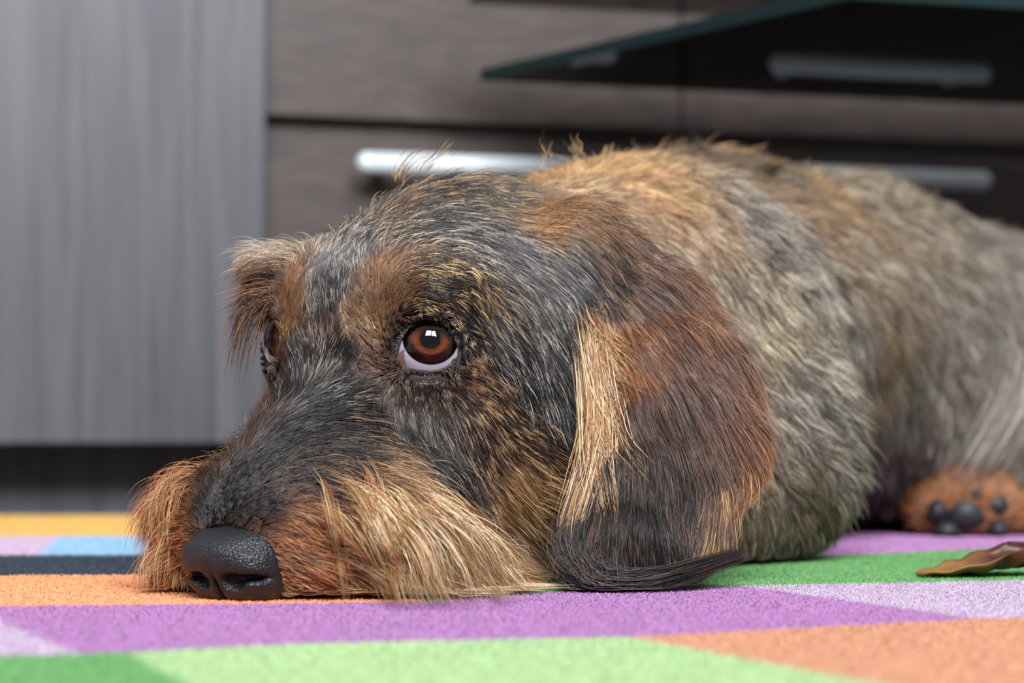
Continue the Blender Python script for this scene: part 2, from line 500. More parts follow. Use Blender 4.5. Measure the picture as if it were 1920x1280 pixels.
# eye openings
AXN = Wdir(0.82, 0.57, 0.03); AXN /= np.linalg.norm(AXN)
AXF = Wdir(0.82, -0.57, 0.03); AXF /= np.linalg.norm(AXF)
def eye_frame(A, s):
    x = np.cross([0, 0, 1.0], -A); x /= np.linalg.norm(x)       # to the right as seen from outside
    y = np.cross(A, x)
    y = y if y[2] > 0 else -y
    return np.stack([x, y, A])
FR_N, FR_F = eye_frame(AXN, 1), eye_frame(AXF, -1)
if FR_N[0][0] < 0: FR_N[0] *= -1
# the far eye mirrors the near one: its x axis also runs from the inner to the outer corner
FR_F[0] = (FR_N[0] @ HR.T * np.array([1, -1, 1])) @ HR
for E, FRM in ((EYE_N, FR_N), (EYE_F, FR_F)):
    ell(E, (0.0110,) * 3, None, 0.001, 'H', 'cut')
    ell(E + FRM[2] * 0.011 - FRM[0] * 0.0008, (0.0105, 0.0088, 0.012), FRM, 0.001, 'H', 'cut')
FIELD[:, :, :] = np.maximum(FIELD, (-(AX[2]) + 0.0005)[None, None, :].astype(np.float32))   # flat where it rests on the rug

def sdf(p):
    """trilinear sample of the field and its gradient"""
    q = (p - LO) / H
    q = np.clip(q, 0.001, np.array([NX, NY, NZ]) - 1.002)
    i = q.astype(np.int32); f = (q - i).astype(np.float32)
    x, y, z = i[..., 0], i[..., 1], i[..., 2]
    c = [[[FIELD[x + a, y + b, z + e] for e in (0, 1)] for b in (0, 1)] for a in (0, 1)]
    fx, fy, fz = f[..., 0], f[..., 1], f[..., 2]
    def mixz(a, b): return c[a][b][0] * (1 - fz) + c[a][b][1] * fz
    v00, v01, v10, v11 = mixz(0, 0), mixz(0, 1), mixz(1, 0), mixz(1, 1)
    v0, v1 = v00 * (1 - fy) + v01 * fy, v10 * (1 - fy) + v11 * fy
    val = v0 * (1 - fx) + v1 * fx
    gx = v1 - v0
    gy = (v01 - v00) * (1 - fx) + (v11 - v10) * fx
    dz = [[c[a][b][1] - c[a][b][0] for b in (0, 1)] for a in (0, 1)]
    gz = (dz[0][0] * (1 - fy) + dz[0][1] * fy) * (1 - fx) + (dz[1][0] * (1 - fy) + dz[1][1] * fy) * fx
    g = np.stack([gx, gy, gz], -1)
    g /= np.maximum(np.linalg.norm(g, axis=-1, keepdims=True), 1e-9)
    return val, g

def surface_nets(F, lo, h):
    s = F < 0
    cnt = sum(s[a:a + F.shape[0] - 1, b:b + F.shape[1] - 1, c:c + F.shape[2] - 1].astype(np.int8) for a in (0, 1) for b in (0, 1) for c in (0, 1))
    cells = np.argwhere((cnt > 0) & (cnt < 8))
    idx = np.full(cnt.shape, -1, np.int32)
    idx[tuple(cells.T)] = np.arange(len(cells))
    corner = [(a, b, c) for a in (0, 1) for b in (0, 1) for c in (0, 1)]
    val = np.stack([F[tuple((cells + np.array(c)).T)] for c in corner], 1)
    acc = np.zeros((len(cells), 3)); num = np.zeros(len(cells))
    for i in range(8):
        for j in range(i + 1, 8):
            ci, cj = np.array(corner[i]), np.array(corner[j])
            if np.abs(ci - cj).sum() != 1: continue
            m = (val[:, i] < 0) != (val[:, j] < 0)
            t = val[m, i] / (val[m, i] - val[m, j])
            acc[m] += ci + t[:, None] * (cj - ci); num[m] += 1
    V = lo + h * (cells + acc / num[:, None])
    quads = []
    for ax in range(3):
        o = [k for k in range(3) if k != ax]
        sl0 = [slice(None)] * 3; sl1 = [slice(None)] * 3
        sl0[ax] = slice(0, -1); sl1[ax] = slice(1, None)
        e = np.argwhere(s[tuple(sl0)] != s[tuple(sl1)])
        e = e[(e[:, o[0]] > 0) & (e[:, o[1]] > 0) & (e[:, o[0]] < F.shape[o[0]] - 1) & (e[:, o[1]] < F.shape[o[1]] - 1)]
        def nb(d0, d1):
            q = e.copy(); q[:, o[0]] += d0; q[:, o[1]] += d1
            return idx[tuple(q.T)]
        q = np.stack([nb(-1, -1), nb(0, -1), nb(0, 0), nb(-1, 0)], 1)
        inside = s[tuple(e.T)]
        flip = inside if ax != 1 else ~inside
        q[~flip] = q[~flip][:, ::-1]
        quads.append(q[(q >= 0).all(1)])
    return V, np.concatenate(quads)

V, Q = surface_nets(FIELD, LO, H)
dog = empty('dog', (0.0, 0.80, 0.0))
tag(dog, 'brown and black wire-haired dog lying on the rug with its chin on the floor', 'dog')
M_skin, nt, b = new_mat('dog_skin')
at = N(nt, 'ShaderNodeAttribute'); at.attribute_name = 'skin_colour'
nt.links.new(at.outputs['Color'], b.inputs['Base Color'])
b.inputs['Roughness'].default_value = 0.8; b.inputs['Specular IOR Level'].default_value = 0.2
body = mesh_obj('body', V, Q, M_skin, dog)
tag(body, 'head, trunk and legs under the wiry coat')


# ------------------------------------------------------------------ nose leather
def small_nets(prims, lo, hi, h):
    lo, hi = np.array(lo), np.array(hi)
    n = [int((hi[i] - lo[i]) / h) + 1 for i in range(3)]
    A = np.stack(np.meshgrid(*[lo[i] + h * np.arange(n[i]) for i in range(3)], indexing='ij'), -1)
    F = np.full(A.shape[:3], 0.05)
    for c, r, k, op, pw in prims:
        if pw == 0:                                   # half space: c a point of it, r its outward normal
            nn = np.array(r) / np.linalg.norm(r)
            d = -((A - np.array(c)) @ nn)
        else:
            q = np.abs((A - np.array(c)) / np.array(r))
            d = ((q ** pw).sum(-1) ** (1.0 / pw) - 1.0) * min(r)
        if op > 0:
            hh = np.maximum(k - np.abs(F - d), 0) / k
            F = np.minimum(F, d) - hh * hh * k * 0.25
        else:
            hh = np.maximum(k - np.abs(F + d), 0) / k
            F = np.maximum(F, -d) + hh * hh * k * 0.25
    return surface_nets(F, lo, h)
prims = [((0.0570, 0, 0.0115), (0.0185, 0.0162, 0.0150), 0.004, 1, 2.4),
         ((0.0520, 0, 0.0268), (0.38, 0, 0.92), 0.010, -1, 0),           # sloping top
         ((0.0740, 0, 0.0105), (0.80, 0, -0.60), 0.007, -1, 0)]          # front turned down to the rug
for s in (-1, 1):
    prims += [((0.0698, s * 0.0060, 0.0055), (0.0050, 0.0036, 0.0027), 0.0015, -1, 2.0),
              ((0.0680, s * 0.0112, 0.0068), (0.0060, 0.0048, 0.0010), 0.0015, -1, 2.0)]
prims += [((0.0680, 0, 0.0010), (0.0060, 0.0006, 0.0060), 0.0012, -1, 2.0)]
nv, nq = small_nets(prims, (0.034, -0.024, -0.003), (0.082, 0.024, 0.032), 0.0006)
nv = HM + nv @ HR
nv[:, 2] = np.maximum(nv[:, 2], 0.0006)
M_nose, nt, b = new_mat('nose_leather')
tc = N(nt, 'ShaderNodeTexCoord')
vo = N(nt, 'ShaderNodeTexVoronoi'); vo.inputs['Scale'].default_value = 1350
nt.links.new(tc.outputs['Object'], vo.inputs['Vector'])
b.inputs['Base Color'].default_value = (*lin((30, 31, 35)), 1)
b.inputs['Roughness'].default_value = 0.40
b.inputs['Specular IOR Level'].default_value = 0.6
bp = N(nt, 'ShaderNodeBump'); bp.inputs['Strength'].default_value = 0.9; bp.inputs['Distance'].default_value = 0.0004; bp.invert = True
nt.links.new(vo.outputs['Distance'], bp.inputs['Height']); nt.links.new(bp.outputs[0], b.inputs['Normal'])
nose = mesh_obj('nose', nv, nq, M_nose, dog)
tag(nose, 'black pebbled nose with open nostrils')

# ------------------------------------------------------------------ eyes
M_sclera = plain('eye_white', (178, 172, 186), 0.25, coat=1.0)
def iris_mat():
    m, nt, b = new_mat('brown_iris')
    tc = N(nt, 'ShaderNodeTexCoord')
    sx = N(nt, 'ShaderNodeSeparateXYZ'); nt.links.new(tc.outputs['Object'], sx.inputs[0])
    ln = N(nt, 'ShaderNodeVectorMath', operation='LENGTH')
    cx = N(nt, 'ShaderNodeCombineXYZ')
    nt.links.new(sx.outputs[0], cx.inputs[0]); nt.links.new(sx.outputs[1], cx.inputs[1])
    nt.links.new(cx.outputs[0], ln.inputs[0])
    sc_ = N(nt, 'ShaderNodeMath', operation='MULTIPLY'); sc_.inputs[1].default_value = 1 / 0.0083
    nt.links.new(ln.outputs['Value'], sc_.inputs[0])
    an = N(nt, 'ShaderNodeMath', operation='ARCTAN2')
    nt.links.new(sx.outputs[0], an.inputs[0]); nt.links.new(sx.outputs[1], an.inputs[1])
    c2 = N(nt, 'ShaderNodeCombineXYZ')
    ms = N(nt, 'ShaderNodeMath', operation='MULTIPLY'); ms.inputs[1].default_value = 9.0
    nt.links.new(an.outputs[0], ms.inputs[0]); nt.links.new(ms.outputs[0], c2.inputs[0])
    nt.links.new(sc_.outputs[0], c2.inputs[1])
    no = N(nt, 'ShaderNodeTexNoise'); no.inputs['Scale'].default_value = 1.6; no.inputs['Detail'].default_value = 4
    nt.links.new(c2.outputs[0], no.inputs[0])
    ad = N(nt, 'ShaderNodeMath', operation='MULTIPLY_ADD'); ad.inputs[1].default_value = 0.16; 
    nt.links.new(no.outputs[0], ad.inputs[0])
    sb = N(nt, 'ShaderNodeMath', operation='SUBTRACT'); sb.inputs[1].default_value = 0.08
    nt.links.new(sc_.outputs[0], sb.inputs[0]); nt.links.new(sb.outputs[0], ad.inputs[2])
    cr = N(nt, 'ShaderNodeValToRGB')
    e = cr.color_ramp.elements
    e[0].position = 0.30; e[0].color = (*lin((34, 18, 14)), 1)
    e[1].position = 1.0; e[1].color = (*lin((14, 9, 12)), 1)
    for pos, c in ((0.50, (88, 44, 22)), (0.74, (112, 55, 26)), (0.94, (112, 54, 27))):
        q = e.new(pos); q.color = (*lin(c), 1)
    nt.links.new(ad.outputs[0], cr.inputs[0])
    nt.links.new(cr.outputs[0], b.inputs['Base Color'])
    b.inputs['Roughness'].default_value = 0.6
    b.inputs['Specular IOR Level'].default_value = 0.0
    return m
M_iris = iris_mat()
M_pupil = plain('black_pupil', (11, 11, 13), 0.6, spec=0.0)
M_cornea, nt, b = new_mat('clear_cornea')
nt.nodes.remove(b)
tr = N(nt, 'ShaderNodeBsdfTransparent'); gl = N(nt, 'ShaderNodeBsdfGlossy'); gl.inputs['Roughness'].default_value = 0.02
fr = N(nt, 'ShaderNodeFresnel'); fr.inputs[0].default_value = 1.6
mx = N(nt, 'ShaderNodeMixShader')
nt.links.new(fr.outputs[0], mx.inputs[0]); nt.links.new(tr.outputs[0], mx.inputs[1]); nt.links.new(gl.outputs[0], mx.inputs[2])
nt.links.new(mx.outputs[0], nt.nodes['Material Output'].inputs[0])

def dome(name, rings, mat, parent, seg=48, local=True):
    """surface of revolution about local z from (r, z) pairs; a ring of r=0 closes it"""
    v, f = [], []
    for r, z in rings:
        v += [(r * math.cos(2 * math.pi * i / seg), r * math.sin(2 * math.pi * i / seg), z) for i in range(seg)]
    for j in range(len(rings) - 1):
        for i in range(seg):
            f.append((j * seg + i, j * seg + (i + 1) % seg, (j + 1) * seg + (i + 1) % seg, (j + 1) * seg + i))  # outward when rings run upwards
    me = bpy.data.meshes.new(name); me.from_pydata(v, [], f); me.update()
    me.polygons.foreach_set('use_smooth', [True] * len(me.polygons))
    me.materials.append(mat)
    o = bpy.data.objects.new(name, me); link(o, parent)
    return o
IR = 0.0083
zi = math.sqrt(ER ** 2 - IR ** 2)
def make_eye(E, gaze):
    g = Vector(gaze).normalized()
    q = g.to_track_quat('Z', 'Y')
    th = [math.pi - k * (math.pi - math.asin(IR / ER)) / 22 for k in range(23)]
    eye = dome('eye', [(max(ER * math.sin(t), 1e-6), ER * math.cos(t)) for t in th], M_sclera, dog)
    eye.location = Vector(E) - Vector(dog.location)
    eye.rotation_mode = 'QUATERNION'; eye.rotation_quaternion = q
    tag(eye, 'brown eye looking up towards the window')
    dome('iris', [(IR, zi - 0.0001), (IR * 0.7, zi - 0.0004), (0.0030, zi - 0.0005)], M_iris, eye)
    dome('pupil', [(0.0031, zi - 0.00049), (0.0015, zi - 0.00049), (1e-6, zi - 0.00049)], M_pupil, eye)
    cr_ = 0.0092; cz = zi - math.sqrt(cr_ ** 2 - (IR + 0.0001) ** 2)
    tm = math.asin((IR + 0.0001) / cr_)
    dome('cornea', [(max(cr_ * math.sin(tm * (1 - k / 14)), 1e-6), cz + cr_ * math.cos(tm * (1 - k / 14))) for k in range(15)], M_cornea, eye)
    return eye
GZ = FR_N[0] * 0.085 + FR_N[1] * 0.33 + FR_N[2] * 0.94
make_eye(EYE_N, GZ)
make_eye(EYE_F, GZ * 0.75 + FR_F[2] * 0.45)

# lids: a rolled rim around the almond opening, in the frame of each eye (mm)
M_lid, nt, b = new_mat('eyelid_skin')
tc = N(nt, 'ShaderNodeTexCoord')
no = N(nt, 'ShaderNodeTexNoise'); no.inputs['Scale'].default_value = 900; no.inputs['Detail'].default_value = 3
nt.links.new(tc.outputs['Object'], no.inputs[0])
b.inputs['Base Color'].default_value = (*lin((50, 41, 42)), 1)
b.inputs['Roughness'].default_value = 0.62
bp = N(nt, 'ShaderNodeBump'); bp.inputs['Strength'].default_value = 1.0; bp.inputs['Distance'].default_value = 0.0006
nt.links.new(no.outputs[0], bp.inputs['Height']); nt.links.new(bp.outputs[0], b.inputs['Normal'])
OPEN = [(-70, 44), (-62, 22), (-54, -8), (-41, -30), (-21, -44), (0, -48), (24, -43), (42, -28), (54, -8), (61, 6),
        (56, 22), (38, 38), (12, 47), (-14, 46), (-36, 43), (-54, 44)]
def smooth_loop(pts, n):
    pts = np.array(pts, float); m = len(pts); out = []
    for i in range(n):
        x = i * m / n; k = int(x); t = x - k
        a, b_, c, d = (pts[(k + j) % m] for j in (-1, 0, 1, 2))
        out.append(0.5 * ((2 * b_) + (-a + c) * t + (2 * a - 5 * b_ + 4 * c - d) * t * t + (-a + 3 * b_ - 3 * c + d) * t ** 3))
    return np.array(out)
LIDS = []
def make_lids(E, F):
    c = smooth_loop(OPEN, 72) * np.array([1, -1]) / 6.5e3
    ctr = c.mean(0)
    v, f = [], []
    prof = ((0.96, -0.0010), (0.985, 0.0001), (1.01, 0.0004), (1.07, 0.0007), (1.16, 0.0006), (1.28, -0.0002), (1.42, -0.0030))
    for sc_, up in prof:
        for p in (c - ctr) * sc_ + ctr:
            r = math.hypot(*p)
            R0 = ER + 0.0004
            z = math.sqrt(max(R0 * R0 - min(r, 0.0088) ** 2, 1e-9)) - max(0, r - 0.0088) * 0.72
            v.append(np.array(E) + F[0] * p[0] + F[1] * p[1] + F[2] * (z + up))
    n = 72
    for j in range(len(prof) - 1):
        for i in range(n):
            f.append((j * n + i, j * n + (i + 1) % n, (j + 1) * n + (i + 1) % n, (j + 1) * n + i))
    o = mesh_obj('eyelid', v, f, M_lid, dog)
    LIDS.append((np.array(v).reshape(len(prof), n, 3), F, np.array(E)))
    # small pink fold in the inner corner
    v, f = [], []
    for j in range(9):
        for i in range(13):
            s_, t_ = j / 8, i / 12
            p = np.array([-0.0116 + 0.0066 * s_, -0.0070 + (0.0100 * t_ - 0.0015) * (0.25 + 0.75 * s_)])
            r = math.hypot(*p)
            z = math.sqrt(max((ER + 0.0002) ** 2 - min(r, 0.0088) ** 2, 1e-9)) - max(0, r - 0.0088) * 0.72
            v.append(np.array(E) + F[0] * p[0] + F[1] * p[1] + F[2] * (z + 0.0002 - 0.0014 * s_ ** 3))
    for j in range(8):
        for i in range(12):
            f.append((j * 13 + i, (j + 1) * 13 + i, (j + 1) * 13 + i + 1, j * 13 + i + 1))
    tag(mesh_obj('third_eyelid', v, f, M_pink, dog), 'pink fold in the inner corner of the eye')
M_pink = plain('pink_corner', (124, 88, 84), 0.25, coat=1.0)
make_lids(EYE_N, FR_N); make_lids(EYE_F, FR_F)

# ------------------------------------------------------------------ pads of the hind paw
M_pad, nt, b = new_mat('paw_pad_leather')
b.inputs['Base Color'].default_value = (*lin((36, 35, 39)), 1); b.inputs['Roughness'].default_value = 0.55
def pad(u, v, d, rx, rz, ry=0.006):
    c = P(u, v, d)
    bm = bmesh.new()
    bmesh.ops.create_icosphere(bm, subdivisions=3, radius=1.0)
    for w in bm.verts:
        x, y, z = w.co
        k = 1 - 0.18 * (z > 0) * abs(x)
        w.co = (c[0] + x * rx * k, c[1] + y * ry, max(c[2] + z * rz, 0.001))
    return bm_obj('paw_pad', bm, M_pad, dog, True)
for a in ((1812, 962, 1.049, 0.0095, 0.0075), (1757, 957, 1.050, 0.0050, 0.0052), (1827, 928, 1.050, 0.0040, 0.0036),
          (1868, 946, 1.050, 0.0062, 0.0062), (1775, 995, 1.048, 0.0068, 0.0048), (1870, 992, 1.048, 0.0050, 0.0046)):
    pad(*a)

# ------------------------------------------------------------------ coat: guide sites
K, DK, GR, LG = (24, 23, 26), (56, 42, 36), (100, 98, 100), (186, 178, 168)
TN, GO, BL, OR, RB = (156, 116, 80), (210, 172, 120), (244, 220, 180), (166, 108, 66), (104, 73, 59)
GB, GY, FG, LB, BR, EK, MG = (112, 95, 74), (94, 86, 79), (64, 60, 60), (174, 162, 147), (118, 84, 56), (34, 28, 28), (140, 132, 124)
SITES = [  # region, u, v, angle (0 right, 90 down), length mm, lift, colour, accent, share of accented hairs
 ('H', 440, 940, -65, 5, .25, K, K, 0), ('H', 400, 965, -100, 4, .25, K, K, 0), ('H', 500, 960, -30, 6, .25, K, DK, .2),
 ('H', 470, 880, -52, 10, .22, K, GR, .15), ('H', 540, 820, -28, 13, .18, K, GR, .22), ('H', 520, 740, -62, 10, .2, K, GR, .3),
 ('H', 600, 760, -38, 11, .2, K, MG, .25), ('H', 640, 690, -60, 9, .22, K, MG, .3), ('H', 640, 800, 2, 15, .18, K, TN, .3),
 ('H', 720, 830, 35, 15, .18, DK, TN, .4), ('H', 620, 875, 0, 18, .2, K, TN, .4), ('H', 700, 880, 30, 22, .2, TN, GO, .5),
 ('H', 570, 915, -8, 14, .2, K, DK, .3), ('H', 545, 985, 20, 11, .25, OR, RB, .35), ('H', 560, 1060, 15, 15, .4, OR, TN, .4),
 ('H', 540, 1110, 5, 14, .35, TN, GO, .4), ('H', 625, 945, 38, 26, .2, OR, TN, .4), ('H', 640, 1040, 32, 34, .50, TN, BL, .35),
 ('H', 720, 930, 50, 44, .50, TN, BL, .45), ('H', 720, 1020, 45, 44, .50, TN, BL, .45), ('H', 800, 980, 45, 46, .50, TN, BL, .45),
 ('H', 800, 1060, 40, 36, .50, TN, BL, .4), ('H', 870, 1000, 48, 38, .50, TN, GO, .5), ('H', 920, 1050, 60, 30, .50, OR, GO, .4),
 ('H', 790, 860, 58, 13, .15, K, MG, .15), ('H', 850, 900, 55, 13, .15, K, GO, .2), ('H', 760, 780, 85, 11, .15, K, MG, .3),
 ('H', 830, 790, 65, 11, .15, DK, MG, .3), ('H', 900, 820, 45, 12, .15, DK, GO, .35), ('H', 960, 790, 20, 12, .15, DK, GO, .4),
 ('H', 1010, 840, 25, 13, .15, DK, GO, .4), ('H', 930, 900, 40, 16, .15, TN, GO, .35), ('H', 1000, 920, 15, 18, .15, TN, GO, .4),
 ('H', 950, 970, 50, 18, .18, TN, LG, .3), ('H', 1020, 980, 40, 18, .2, GB, LG, .3),
 ('H', 720, 750, 100, 6, .1, DK, MG, .3), ('H', 800, 735, 85, 5, .1, DK, MG, .35), ('H', 875, 705, 30, 7, .12, DK, TN, .4),
 ('H', 910, 730, 30, 10, .15, DK, GO, .4), ('H', 700, 680, -140, 6, .12, RB, DK, .4), ('H', 690, 625, -130, 7, .15, BR, GO, .3),
 ('H', 700, 585, -110, 8, .25, BR, DK, .4), ('H', 660, 520, -100, 9, .3, GR, LG, .4), ('H', 640, 550, -90, 9, .3, K, MG, .4), ('H', 705, 540, -95, 9, .3, BR, OR, .35), ('H', 740, 565, -70, 8, .3, BR, DK, .45),
 ('H', 800, 570, 5, 9, .3, DK, GO, .3), ('H', 805, 592, 5, 6, .2, DK, GO, .2), ('H', 760, 600, -60, 6, .2, DK, OR, .3), ('H', 860, 590, 38, 11, .3, K, GO, .3), ('H', 790, 520, 8, 11, .2, K, GO, .35),
 ('H', 900, 560, 30, 12, .15, FG, GO, .35), ('H', 930, 640, 60, 13, .15, K, LG, .3), ('H', 980, 700, 72, 15, .15, K, LG, .3),
 ('H', 1040, 740, 80, 16, .15, K, LG, .25), ('H', 1000, 600, 60, 13, .12, FG, LG, .35), ('H', 1060, 620, 75, 13, .15, K, LG, .25),
 ('H', 640, 470, -70, 11, .35, DK, LG, .4), ('H', 620, 580, -100, 9, .3, K, MG, .4), ('H', 700, 450, -50, 13, .2, FG, GO, .4),
 ('H', 760, 440, -20, 13, .12, FG, LG, .35), ('H', 850, 440, 0, 13, .1, FG, LG, .4), ('H', 950, 460, 15, 13, .1, GR, LG, .3),
 ('H', 1040, 500, 40, 13, .12, GR, LG, .3), ('H', 1010, 400, 25, 14, .12, TN, K, .4), ('H', 900, 370, 0, 15, .12, FG, GO, .35),
 ('H', 800, 370, -20, 15, .15, K, GO, .3), ('H', 700, 390, -60, 14, .35, DK, TN, .4), ('H', 1000, 340, 10, 15, .2, TN, GO, .4),
 ('H', 1090, 400, 45, 15, .15, TN, K, .4), ('H', 1120, 450, 60, 15, .15, DK, TN, .4), ('H', 1080, 545, 80, 12, .15, K, LG, .25), ('H', 1085, 600, 85, 12, .15, K, LG, .25),
 # ear
 ('E', 1120, 520, 30, 12, .12, DK, GO, .3), ('E', 1100, 560, 80, 12, .12, K, GO, .25), ('E', 1180, 530, 25, 16, .1, RB, GR, .4),
 ('E', 1240, 560, 50, 18, .1, RB, OR, .4), ('E', 1120, 610, 70, 14, .12, OR, RB, .4), ('E', 1125, 690, 70, 16, .12, RB, DK, .4),
 ('E', 1160, 680, 52, 16, .12, OR, RB, .5), ('E', 1185, 630, 45, 16, .12, RB, OR, .4), ('E', 1125, 770, 80, 16, .12, DK, RB, .5),
 ('E', 1170, 760, 60, 16, .12, DK, RB, .4), ('E', 1225, 745, 65, 18, .08, RB, DK, .5), ('E', 1205, 840, 85, 18, .08, EK, RB, .32),
 ('E', 1120, 850, 95, 18, .1, EK, RB, .4), ('E', 1165, 850, 90, 18, .1, EK, RB, .32), ('E', 1250, 680, 65, 18, .08, RB, GR, .4),
 ('E', 1180, 910, 95, 18, .08, EK, RB, .3), ('E', 1140, 930, 98, 18, .1, EK, RB, .32), ('E', 1110, 980, 95, 18, .1, EK, OR, .3),
 ('E', 1300, 700, 60, 18, .08, RB, GR, .35), ('E', 1350, 720, 58, 18, .1, RB, OR, .4), ('E', 1250, 800, 82, 18, .08, DK, RB, .45),
 ('E', 1310, 800, 78, 18, .08, RB, DK, .45), ('E', 1380, 800, 68, 18, .1, RB, OR, .5), ('E', 1425, 840, 95, 14, .14, OR, RB, .4),
 ('E', 1400, 880, 120, 14, .14, OR, GO, .4), ('E', 1220, 920, 95, 18, .08, EK, RB, .28), ('E', 1300, 880, 100, 18, .08, EK, RB, .32),
 ('E', 1350, 920, 118, 22, .12, RB, GO, .4), ('E', 1180, 1000, 88, 16, .1, EK, RB, .2), ('E', 1260, 990, 100, 16, .1, EK, RB, .2),
 ('E', 1130, 1050, 60, 14, .1, EK, RB, .2), ('E', 1220, 1040, 80, 12, .1, EK, RB, .2),
 # neck, trunk and legs
 ('B', 1080, 310, 0, 16, .3, TN, GO, .45), ('B', 1130, 340, 15, 16, .25, TN, GO, .5), ('B', 1200, 380, 25, 18, .25, TN, GO, .5),
 ('B', 1250, 430, 55, 18, .25, TN, LB, .45), ('B', 1180, 460, 60, 16, .2, TN, GO, .45), ('B', 1300, 500, 65, 18, .25, GB, LB, .4),
 ('B', 1340, 560, 65, 20, .25, GB, LB, .45), ('B', 1390, 640, 60, 20, .25, GB, BL, .4), ('B', 1440, 700, 45, 20, .25, GY, LB, .45),
 ('B', 1520, 760, 30, 20, .25, GY, LB, .4), ('B', 1540, 850, 20, 20, .25, GY, LB, .35), ('B', 1300, 300, 10, 20, .3, TN, GO, .4),
 ('B', 1420, 330, 20, 20, .25, GB, DK, .4), ('B', 1550, 350, 20, 20, .25, GB, LB, .4), ('B', 1400, 420, 50, 20, .3, GY, LB, .4),
 ('B', 1480, 480, 40, 20, .3, GY, LB, .45), ('B', 1600, 480, 25, 20, .25, GB, LB, .4), ('B', 1700, 450, 30, 20, .25, GB, LB, .4),
 ('B', 1850, 490, 30, 20, .25, GY, LB, .45), ('B', 1560, 600, 55, 20, .25, GY, LB, .4), ('B', 1650, 620, 50, 20, .25, GB, DK, .4),
 ('B', 1780, 600, 60, 20, .25, GY, LB, .4), ('B', 1680, 750, 80, 20, .25, GY, DK, .35), ('B', 1800, 740, 95, 24, .25, GY, LB, .4),
 ('B', 1890, 700, 110, 28, .25, LB, GY, .4), ('B', 1700, 880, 90, 18, .25, GY, DK, .35), ('B', 1650, 960, 90, 15, .25, GY, DK, .35),
 ('B', 1500, 900, 40, 18, .3, GB, GY, .4), ('B', 1560, 980, 80, 18, .3, GY, K, .4), ('B', 1450, 1000, 85, 18, .3, GY, LB, .3),
 ('B', 1500, 1040, 90, 14, .3, GB, K, .4), ('B', 1400, 1000, 85, 16, .3, GB, LB, .35),
 ('P', 1810, 895, -90, 10, .35, RB, OR, .5), ('P', 1720, 950, 190, 9, .35, OR, TN, .4), ('P', 1900, 920, -45, 9, .35, OR, TN, .4),
 ('P', 1800, 985, 90, 3, .3, OR, RB, .4), ('P', 1790, 930, -90, 4, .3, OR, RB, .4),
]
bvh = BVHTree.FromPolygons([tuple(v) for v in V], [tuple(int(i) for i in q) for q in Q])
CAM = np.array([0, 0, CAMZ])
UPV = np.array([0, -sp, cp])
S_pos, S_dir, S_par, S_reg = [], [], [], []
def add_site(reg, pos, d, par):
    S_pos.append(pos); S_dir.append(d); S_par.append(par); S_reg.append(reg)
def mirror(p, d):
    q = toL(p) * np.array([1, -1, 1]); e = (d @ HR.T) * np.array([1, -1, 1])
    return HM + q @ HR, e @ HR
BC = np.array([0.05, 0.90, 0]); BN = np.array([0.866, -0.5, 0])
for reg, u, v, ang, L, lift, ca, cb, pb in SITES:
    r = ray(u, v); r /= np.linalg.norm(r)
    loc, nrm, _, _ = bvh.ray_cast(Vector(CAM), Vector(r))
    if loc is None:
        dd = {'H': 0.73, 'E': 0.735, 'B': 1.0, 'P': 1.06}[reg]
        loc, nrm, _, _ = bvh.find_nearest(Vector(P(u, v, dd)))
    a = math.radians(ang)
    d = np.array([math.cos(a), 0, 0]) - UPV * math.sin(a)
    nrm = np.array(nrm); d = d - nrm * (d @ nrm) * 0.9
    d /= max(np.linalg.norm(d), 1e-6)
    par = np.concatenate([[L * 1e-3, lift, pb], lin(ca), lin(cb)])
    p = np.array(loc)
    add_site(reg, p, d, par)
    if reg == 'H' and toL(p)[1] > 0.006:
        add_site('H', *mirror(p, d), par)
    if reg == 'E':
        add_site('F', *mirror(p, d), par)
    if reg == 'B':
        k = 2 * ((p - BC) @ BN); add_site('B', p - BN * k, d - BN * 2 * (d @ BN), par)
# the far side of the face, given in the frame of the head
def far_site(a, b_, z, d, L, lift, ca, cb, pb):
    p = W(a, b_, z); loc, nrm, _, _ = bvh.find_nearest(Vector(p))
    d = np.array(d, float); n = np.array(nrm); d = d - n * (d @ n) * 0.4; d /= np.linalg.norm(d)
    add_site('H', np.array(loc), d, np.concatenate([[L * 1e-3, lift, pb], lin(ca), lin(cb)]))
FO = OR
for a, z in ((0.050, 0.016), (0.040, 0.014), (0.028, 0.016), (0.014, 0.018)):
    far_site(a, -0.024, z, (-0.92, 0.06, -0.25), 34, 0.75, FO, OR, .3)
for a, z in ((0.046, 0.028), (0.034, 0.030), (0.02, 0.032)):
    far_site(a, -0.021, z, (-0.95, 0.10, 0.10), 34, 0.75, FO, DK, .1)
for a, z in ((0.030, 0.046), (0.012, 0.052)):
    far_site(a, -0.019, z, (-0.5, 0.4, -0.4), 10, 0.3, DK, OR, .3)
e = toL(EYE_F)
far_site(e[0] + 0.004, e[1] - 0.002, e[2] + 0.025, (-0.9, 0.0, 0.12), 20, 0.7, (176, 156, 134), LG, .5)
far_site(e[0] + 0.006, e[1] + 0.006, e[2] + 0.024, (-0.8, -0.2, 0.35), 14, 0.5, (168, 140, 110), LG, .5)
far_site(e[0] - 0.002, e[1] - 0.010, e[2] + 0.018, (-0.9, 0.2, 0.0), 13, 0.7, DK, OR, .3)
far_site(e[0] + 0.006, e[1] - 0.004, e[2] + 0.014, (-0.6, -0.2, 0.4), 7, 0.35, DK, OR, .3)
far_site(e[0] + 0.010, e[1] + 0.012, e[2] + 0.006, (-0.3, -0.3, 0.6), 8, 0.25, BR, OR, .4)
S_pos, S_dir, S_par, S_reg = np.array(S_pos), np.array(S_dir), np.array(S_par), np.array(S_reg)

